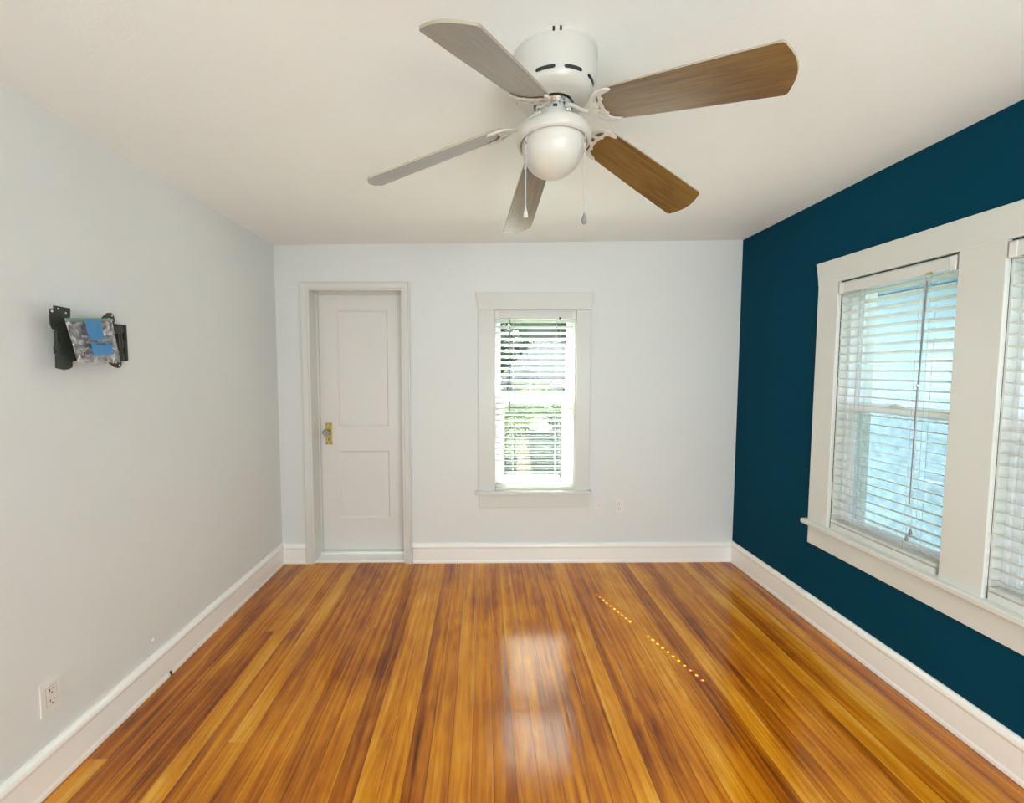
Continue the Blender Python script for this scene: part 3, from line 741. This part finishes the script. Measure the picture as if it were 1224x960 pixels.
# ------------------------------------------------------------------ outlets
def outlet(T, s, z, label, w_=0.074, h_=0.122, decora=False, slots=True):
    o = empty('wall_outlet', T(s, 0, z), label, 'outlet', 'white duplex wall outlets')
    m = MB(T); m.box((s-w_/2, -0.0055, z-h_/2), (s+w_/2, 0.0, z+h_/2)); cp = m.build('cover_plate', MAT['outlet'], o, bevel=0.0022, segs=3)
    if decora:
        rc = MB(T).box((s-0.0170, -0.0072, z-0.034), (s+0.0170, -0.003, z+0.034)).build('receptacle', MAT['outlet'], o, bevel=0.001)
        MB(T).box((s-0.0182, -0.0057, z-0.0352), (s+0.0182, -0.0045, z+0.0352)).build('gap', MAT['tassel'], rc)
    else:
        for zz_ in (z+0.0195, z-0.0195):
            MB(T).lathe((s, 0, zz_), [(0.0, -0.0074), (0.0160, -0.0074), (0.0170, -0.0064), (0.0170, -0.003)], 24, axis='Y').build('receptacle', MAT['outlet'], o)
    for zz_ in (z+0.0195, z-0.0195):
        m = MB(T)
        for ds, hh_ in ((-0.0065, 0.0045), (0.0065, 0.0038)):
            m.box((s+ds-0.0012, -0.0079, zz_+0.003-hh_), (s+ds+0.0012, -0.007, zz_+0.003+hh_))
        m.lathe((s, 0, zz_-0.0085), [(0.0, -0.0079), (0.0026, -0.0078), (0.0026, -0.007)], 10, axis='Y')
        m.build('slots', MAT['dark'] if slots else MAT['cord'], o)
    for zz_ in ((z+0.048, z-0.048) if decora else (z,)):
        MB(T).lathe((s, 0, zz_), [(0.0, -0.0070), (0.0028, -0.0066), (0.0032, -0.0055)], 10, axis='Y').build('screw', MAT['outlet'], o)
    return o
outlet(TB, 0.913, 0.440, 'left one of two white back wall outlets, painted over, close to the window apron', slots=False)
outlet(TB, 1.073, 0.449, 'right one of the two white outlets on the back wall, farther from the window')
outlet(TL, 1.432, 0.337, 'white duplex outlet low on the left wall near the camera', decora=True)

# small fittings on the left wall
m = MB(); m.tube([(XL+0.024, 1.962, 0.0), (XL+0.026, 1.958, 0.012), (XL+0.023, 1.956, 0.026)], [0.0035, 0.0035, 0.0045], 8)
tagp(m.build('cable_stub', MAT['rust']), 'short rusty cable stub poking up from the floor at the left baseboard', 'cable stub')
m = MB(TL)
m.lathe((1.893, 0, 0.228), [(0.0, -0.006), (0.006, -0.005), (0.011, -0.002), (0.014, 0.001)], 14, axis='Y'); m.lathe((1.876, 0, 0.208), [(0.0, -0.003), (0.005, -0.002), (0.007, 0.001)], 10, axis='Y')
o = tagp(m.build('wall_anchor', MAT['chip'], smooth=True), 'small white plaster bump on the left wall just above the baseboard', 'wall anchor')

# ------------------------------------------------------------------ television wall mount
mt = empty('tv_wall_mount', (XL, 1.66, 1.63), 'black articulated television wall mount with a bag taped on, high on the left wall', 'tv mount')
def plate_from(poly, off, th, lean=0.0, pivot=None):
    """poly in (y, z); off: distance from the wall; lean: extra offset per metre of y from pivot"""
    m = MB(); pv = pivot if pivot is not None else poly[0][0]
    return m.prism(poly, lambda y, z: (XL+off+lean*(y-pv), y, z), lambda y, z: (XL+off+th+lean*(y-pv), y, z))
# wall bracket: rail with two long slots
m = MB(TL)
b0, b1, c0, c1 = 1.757, 1.815, 1.548, 1.704
m.box((b0, -0.016, c0), (b0+0.010, 0, c1)); m.box((b1-0.014, -0.016, c0), (b1, 0, c1))
for a, b in ((c0, 1.578), (1.606, 1.640), (1.668, c1)): m.box((b0+0.010, -0.014, a), (b1-0.014, -0.003, b))
br = m.build('wall_bracket', MAT['black'], mt, bevel=0.002)
# folded arms between the bracket and the plates
for za, zb in ((1.662, 1.690), (1.566, 1.594)): MB(TL).box((1.50, -0.036, za), (1.768, -0.016, zb)).build('folding_arm', MAT['black'], mt, bevel=0.003)
for y_, z_, h_ in ((1.525, 1.56, 0.14), (1.763, 1.555, 0.145)): MB(TL).lathe((y_, -0.026, z_), [(0.010, 0.0), (0.010, h_)], 16).build('hinge_pin', MAT['black'], mt, smooth=True, autosmooth=40)
# side plate with waist on the left
pts = [(1.465, 1.724), (1.480, 1.727), (1.480, 1.737), (1.538, 1.735), (1.536, 1.701), (1.524, 1.696), (1.538, 1.63), (1.557, 1.546), (1.536, 1.540), (1.534, 1.519),
       (1.520, 1.512), (1.502, 1.510), (1.474, 1.516), (1.476, 1.560), (1.489, 1.590), (1.500, 1.612), (1.500, 1.628), (1.490, 1.645), (1.470, 1.655), (1.464, 1.670)]
sp = plate_from(pts, 0.046, 0.004).build('side_plate', MAT['black'], mt, bevel=0.001)
m = MB(TL); m.box((1.490, -0.044, 1.585), (1.524, -0.030, 1.650)); m.build('pivot_block', MAT['black'], mt, bevel=0.003)
for y_, z_, r_ in ((1.472, 1.716, 0.0042), (1.493, 1.727, 0.0028), (1.520, 1.716, 0.003)):
    MB(TL).lathe((y_, -0.050, z_), [(0.0, -0.0012), (r_, -0.0008), (r_, 0.0)], 12, axis='Y').build('plate_hole', MAT['outlet'], sp)
for y_, z_ in ((1.498, 1.700), (1.484, 1.668), (1.515, 1.664), (1.497, 1.566), (1.520, 1.530)):
    MB(TL).lathe((y_, -0.050, z_), [(0.0, -0.0010), (0.0040, -0.0006), (0.0040, 0.0)], 12, axis='Y').build('dark_hole', MAT['dark'], sp)
# X shaped screen plate behind the bag
pts = [(1.548, 1.700), (1.590, 1.690), (1.620, 1.694), (1.640, 1.702), (1.663, 1.727), (1.675, 1.738), (1.692, 1.741), (1.703, 1.735), (1.708, 1.715), (1.700, 1.670), (1.692, 1.640), (1.700, 1.600),
       (1.722, 1.560), (1.731, 1.538), (1.727, 1.522), (1.712, 1.517), (1.696, 1.521), (1.668, 1.540), (1.635, 1.553), (1.600, 1.560), (1.560, 1.552)]
xp = plate_from(pts, 0.056, 0.004).build('screen_plate', MAT['black'], mt, bevel=0.001)
for y_, z_ in ((1.696, 1.730), (1.681, 1.715), (1.719, 1.529), (1.702, 1.540)):
    MB(TL).lathe((y_, -0.060, z_), [(0.0, -0.0012), (0.0038, -0.0008), (0.0038, 0.0)], 12, axis='Y').build('plate_hole', MAT['outlet'], xp)

# bag of hardware hung over the plate
bag = empty('plastic_bag', (XL+0.08, 1.6, 1.53), 'clear zip bag taped to the front of the black wall mount', 'plastic bag')
m = MB(); NI, NJ = 26, 22; TLc, TRc, BLc, BRc = (1.489, 1.690), (1.677, 1.712), (1.529, 1.535), (1.708, 1.538)
rnd = random.Random(11); grid = []
def bumpf(i, j): return 0.006*math.sin(i*0.9+j*0.7) + 0.004*math.sin(i*1.7-j*1.3) + rnd.uniform(-0.0007, 0.0007)
for layer in (0, 1):
    for j in range(NJ+1):
        for i in range(NI+1):
            a, b = i/NI, j/NJ
            y_ = (TLc[0]*(1-a)+TRc[0]*a)*(1-b) + (BLc[0]*(1-a)+BRc[0]*a)*b; z_ = (TLc[1]*(1-a)+TRc[1]*a)*(1-b) + (BLc[1]*(1-a)+BRc[1]*a)*b
            puff = 0.014*math.sin(PI*a)*math.sin(PI*b)**0.7
            edge = min(1, 6*min(a, 1-a), 5*min(b, 1-b)+0.15)
            off = 0.075 + (puff + bumpf(i, j)*edge if layer else -puff*0.35)
            z_ += (0.004*math.sin(i*1.1)*b)
            grid.append((XL+max(0.063, off), y_, z_))
N_ = (NI+1)*(NJ+1); fs = []
for L in (0, 1):
    for j in range(NJ):
        for i in range(NI):
            a = L*N_+j*(NI+1)+i; fs.append((a, a+1, a+NI+2, a+NI+1))
m.add(grid, fs); m.build('bag_film', MAT['bag'], bag, smooth=True, recalc=False)
m = MB(); m.add([(XL+0.080, 1.487, 1.694), (XL+0.080, 1.677, 1.716), (XL+0.080, 1.678, 1.706), (XL+0.080, 1.489, 1.684),
                 (XL+0.077, 1.487, 1.694), (XL+0.077, 1.677, 1.716), (XL+0.077, 1.678, 1.706), (XL+0.077, 1.489, 1.684)],
                [(0, 1, 2, 3), (7, 6, 5, 4), (0, 4, 5, 1), (1, 5, 6, 2), (2, 6, 7, 3), (3, 7, 4, 0)])
m.build('zip_strip', MAT['zip'], bag)
for (y_, z_, r_) in ((1.575, 1.585, 0.006), (1.60, 1.575, 0.006), (1.64, 1.57, 0.005), (1.66, 1.60, 0.006), (1.62, 1.595, 0.005)):
    m = MB(); m.tube([(XL+0.079, y_, z_), (XL+0.079, y_+0.025, z_-0.012)], r_*0.5, 8); m.tube([(XL+0.079, y_, z_), (XL+0.079, y_-0.004, z_+0.002)], r_, 8)
    m.build('bolt', MAT['chrome'], bag)
def tape(pts, off, name, parent):
    m = MB(); n = 14; vs = []
    (a, b, c_, d_) = pts
    for L in (0, 0.0006):
        for j in range(n+1):
            q = j/n
            for i in range(7):
                t_ = i/6; y_ = (a[0]*(1-t_)+b[0]*t_)*(1-q)+(d_[0]*(1-t_)+c_[0]*t_)*q; z_ = (a[1]*(1-t_)+b[1]*t_)*(1-q)+(d_[1]*(1-t_)+c_[1]*t_)*q
                vs.append((XL+off+L+0.0012*math.sin(q*8+t_*3), y_, z_))
    K = (n+1)*7; fs = []
    for j in range(n):
        for i in range(6):
            e = j*7+i; fs.append((e, e+1, e+8, e+7)); fs.append((K+e, K+e+7, K+e+8, K+e+1))
    return m.add(vs, fs).build(name, MAT['tape'], parent, smooth=True, recalc=False)
tp = empty('painter_tape', (XL+0.1, 1.59, 1.6), 'strip of blue painter tape with small handwriting, stuck over the clear bag', 'tape')
tape([(1.535, 1.694), (1.601, 1.701), (1.613, 1.628), (1.556, 1.622)], 0.099, 'upper_strip', tp)
t2 = tape([(1.552, 1.612), (1.634, 1.618), (1.652, 1.573), (1.566, 1.560)], 0.101, 'lower_strip', tp)
m = MB(); yy = 1.575; rnd = random.Random(5)
for k in range(9):
    z_ = 1.604 + 0.0012*k/2
    if k in (6,): yy += 0.010; continue
    m.tube([(XL+0.1045, yy, z_), (XL+0.1045, yy+0.002, z_+rnd.uniform(0.002, 0.007)), (XL+0.1045, yy+0.004, z_-0.001), (XL+0.1045, yy+0.006, z_+0.003)], 0.0006, 5)
    yy += 0.0065
m.build('handwriting', MAT['ink'], t2)

# ------------------------------------------------------------------ outside
GZ = -0.62
struct(MB().box((-30, -12, GZ-0.2), (30, 45, GZ)).build('ground', MAT['lawn']))
# neighbouring blue house, seen through the windows of the blue wall
NX_ = 4.6
nh = empty('neighbour_house', (NX_, 1.0, GZ), 'pale blue clapboard house close beyond the windows of the blue wall', 'house')
m = MB(); z = GZ; cz_ = 0.115
prof = []
while z < 2.35:
    prof += [(0.0, z), (-0.016, z), (-0.016, z+0.004), (-0.003, z+cz_)]; z += cz_
poly = [(0.3, GZ)] + [(-0.016 if False else d, zz_) for d, zz_ in prof] + [(0.3, z)]
m.prism(poly, lambda d, zz_: (NX_+d, -6, zz_), lambda d, zz_: (NX_+d, 9, zz_)); m.build('wall', MAT['siding'], nh)
m = MB(); m.add([(NX_-0.95, -6.5, 2.38), (NX_+0.1, -6.5, 2.38), (NX_+0.1, 9.5, 2.38), (NX_-0.95, 9.5, 2.38), (NX_-0.95, -6.5, 2.56), (NX_+0.1, -6.5, 2.71), (NX_+0.1, 9.5, 2.71), (NX_-0.95, 9.5, 2.56)],
    [(0, 3, 2, 1), (4, 5, 6, 7), (0, 1, 5, 4), (1, 2, 6, 5), (2, 3, 7, 6), (3, 0, 4, 7)]); m.build('eave', MAT['soffit'], nh)
MB().box((NX_-1.07, -6.5, 2.42), (NX_-0.95, 9.5, 2.56)).build('gutter', MAT['whitepaint'], nh, bevel=0.01)
MB().add([(NX_-1.03, -6.5, 2.58), (NX_-1.03, 9.5, 2.58), (NX_+4, 9.5, 4.36), (NX_+4, -6.5, 4.36), (NX_-1.03, -6.5, 2.62), (NX_-1.03, 9.5, 2.62), (NX_+4, 9.5, 4.42), (NX_+4, -6.5, 4.42)],
    [(0, 1, 2, 3), (4, 7, 6, 5), (0, 4, 5, 1), (2, 6, 7, 3)]).build('roof', MAT['roof'], nh)
# grey garage far behind the back window
gh = empty('garage', (5.2, 23, GZ), 'pale grey stucco garage far behind the back window', 'garage')
MB().box((1.9, 21, GZ), (8.5, 25, 4.3)).build('wall', MAT['stucco'], gh)
m = MB(); m.prism([(1.5, 4.3), (5.2, 5.2), (8.9, 4.3)], lambda x, z: (x, 20.6, z), lambda x, z: (x, 25.4, z)); m.build('roof', MAT['stucco'], gh)
def crown(name, c, r, n, size, mat, parent, seed, squash=1.0):
    rnd = random.Random(seed); m = MB(); c = Vector(c)
    for _ in range(n):
        d = Vector((rnd.gauss(0, 1), rnd.gauss(0, 1), rnd.gauss(0, 1))).normalized(); rr = r*rnd.uniform(0.45, 1.0)**0.6
        p = c + Vector((d.x*rr, d.y*rr, d.z*rr*squash))
        a = Vector((rnd.gauss(0, 1), rnd.gauss(0, 1), rnd.gauss(0, 0.6))).normalized(); b = a.cross(Vector((rnd.gauss(0, 1), rnd.gauss(0, 1), rnd.gauss(0, 1)))).normalized()
        s1, s2 = size*rnd.uniform(0.6, 1.3), size*rnd.uniform(0.25, 0.5)
        m.add([tuple(p-a*s1), tuple(p+b*s2), tuple(p+a*s1), tuple(p-b*s2)], [(0, 1, 2, 3)])
    return m.build(name, mat, parent, recalc=False)
def tree(x, y, h, r, label, seed, mat='leaf', n=2600, size=0.12, group='trees behind the back window'):
    o = empty('leafy_tree', (x, y, GZ), label, 'tree', group)
    MB().tube([(x, y, GZ), (x+0.05, y, GZ+h*0.4), (x-0.05, y+0.05, GZ+h*0.75)], [0.14, 0.11, 0.06], 10).build('trunk', MAT['bark'], o)
    crown('foliage', (x, y, GZ+h*0.78), r, n, size, MAT[mat], o, seed, 0.9)
    return o
tree(-0.55, 10.0, 2.95, 1.95, 'dark leafy tree seen at the left in the upper back window', 1, n=7500)
tree(5.0, 17.2, 5.4, 2.0, 'dark leafy tree seen at the right in the upper back window', 2, n=7000, size=0.14)
tree(-1.9, 16.5, 8.6, 3.3, 'tall tree added to shade the lawn, its crown unseen above the back window', 3, n=9000, size=0.17)  # crown stays out of view, placed to cast shade on the lawn
def shrub(x, y, r, label, seed):
    o = empty('shrub', (x, y, GZ), label, 'shrub', 'shrubs at the far edge of the lawn')
    MB().tube([(x, y, GZ), (x, y, GZ+r*0.6)], [0.05, 0.03], 8).build('stem', MAT['bark'], o)
    crown('foliage', (x, y, GZ+r*0.75), r, 1700, 0.11, MAT['shrub'], o, seed, 0.75)
for k, (x, y, r) in enumerate(((-1.2, 14.2, 0.95), (0.9, 14.6, 0.98), (3.0, 14.6, 0.98), (5.1, 14.2, 0.95))):
    shrub(x, y, r, ['dark green shrub at the far left of the lawn behind the back window', 'dark green shrub behind the palm, second from the left of its row', 'dark green shrub right of the palm at the far lawn edge', 'dark green shrub at the far right of the lawn behind the back window'][k], 20+k)
# palm with arching fronds in front of the lawn
pm = empty('palm', (0.72, 7.0, GZ), 'palm with arching yellow-green fronds behind the back window', 'palm')
MB().tube([(0.72, 7.0, GZ), (0.72, 7.0, -0.2), (0.70, 7.0, 0.35)], [0.15, 0.13, 0.09], 12).build('trunk', MAT['bark'], pm)
rnd = random.Random(4)
for k in range(13):
    a = 2*PI*k/13 + rnd.uniform(-0.15, 0.15); L = rnd.uniform(0.8, 1.2); rise = rnd.uniform(0.75, 1.5)
    base = Vector((0.70, 7.0, 0.35)); pts = []
    for i in range(15):
        q = i/14; pts.append(base + Vector((math.cos(a)*L*q, math.sin(a)*L*q, rise*math.sin(q*2.2)*0.9 - 0.75*q*q)))
    m = MB(); m.tube(pts, [0.012*(1-0.8*i/14) for i in range(15)], 5)
    for i in range(2, 15):
        for hf in (0, 0.5):
            if i == 14 and hf: continue
            p = pts[i] if not hf else (pts[i]+pts[i+1])/2
            d = (pts[i]-pts[i-1]).normalized(); sd_ = d.cross(Vector((0, 0, 1))).normalized()
            ll = 0.34*math.sin(PI*min(1, (i+hf)/15*0.9+0.1))+0.05
            for sgn in (-1, 1):
                tip = p + d*ll*0.55 + sd_*sgn*ll*0.8 + Vector((0, 0, -0.35*ll)); w_ = d*0.012
                m.add([tuple(p-w_), tuple(p+w_), tuple((p+tip)/2+w_*1.3+Vector((0, 0, 0.02))), tuple(tip), tuple((p+tip)/2-w_*1.3+Vector((0, 0, 0.02)))], [(0, 1, 2, 3, 4)])
    m.build('frond', MAT['palm'], pm, recalc=False)
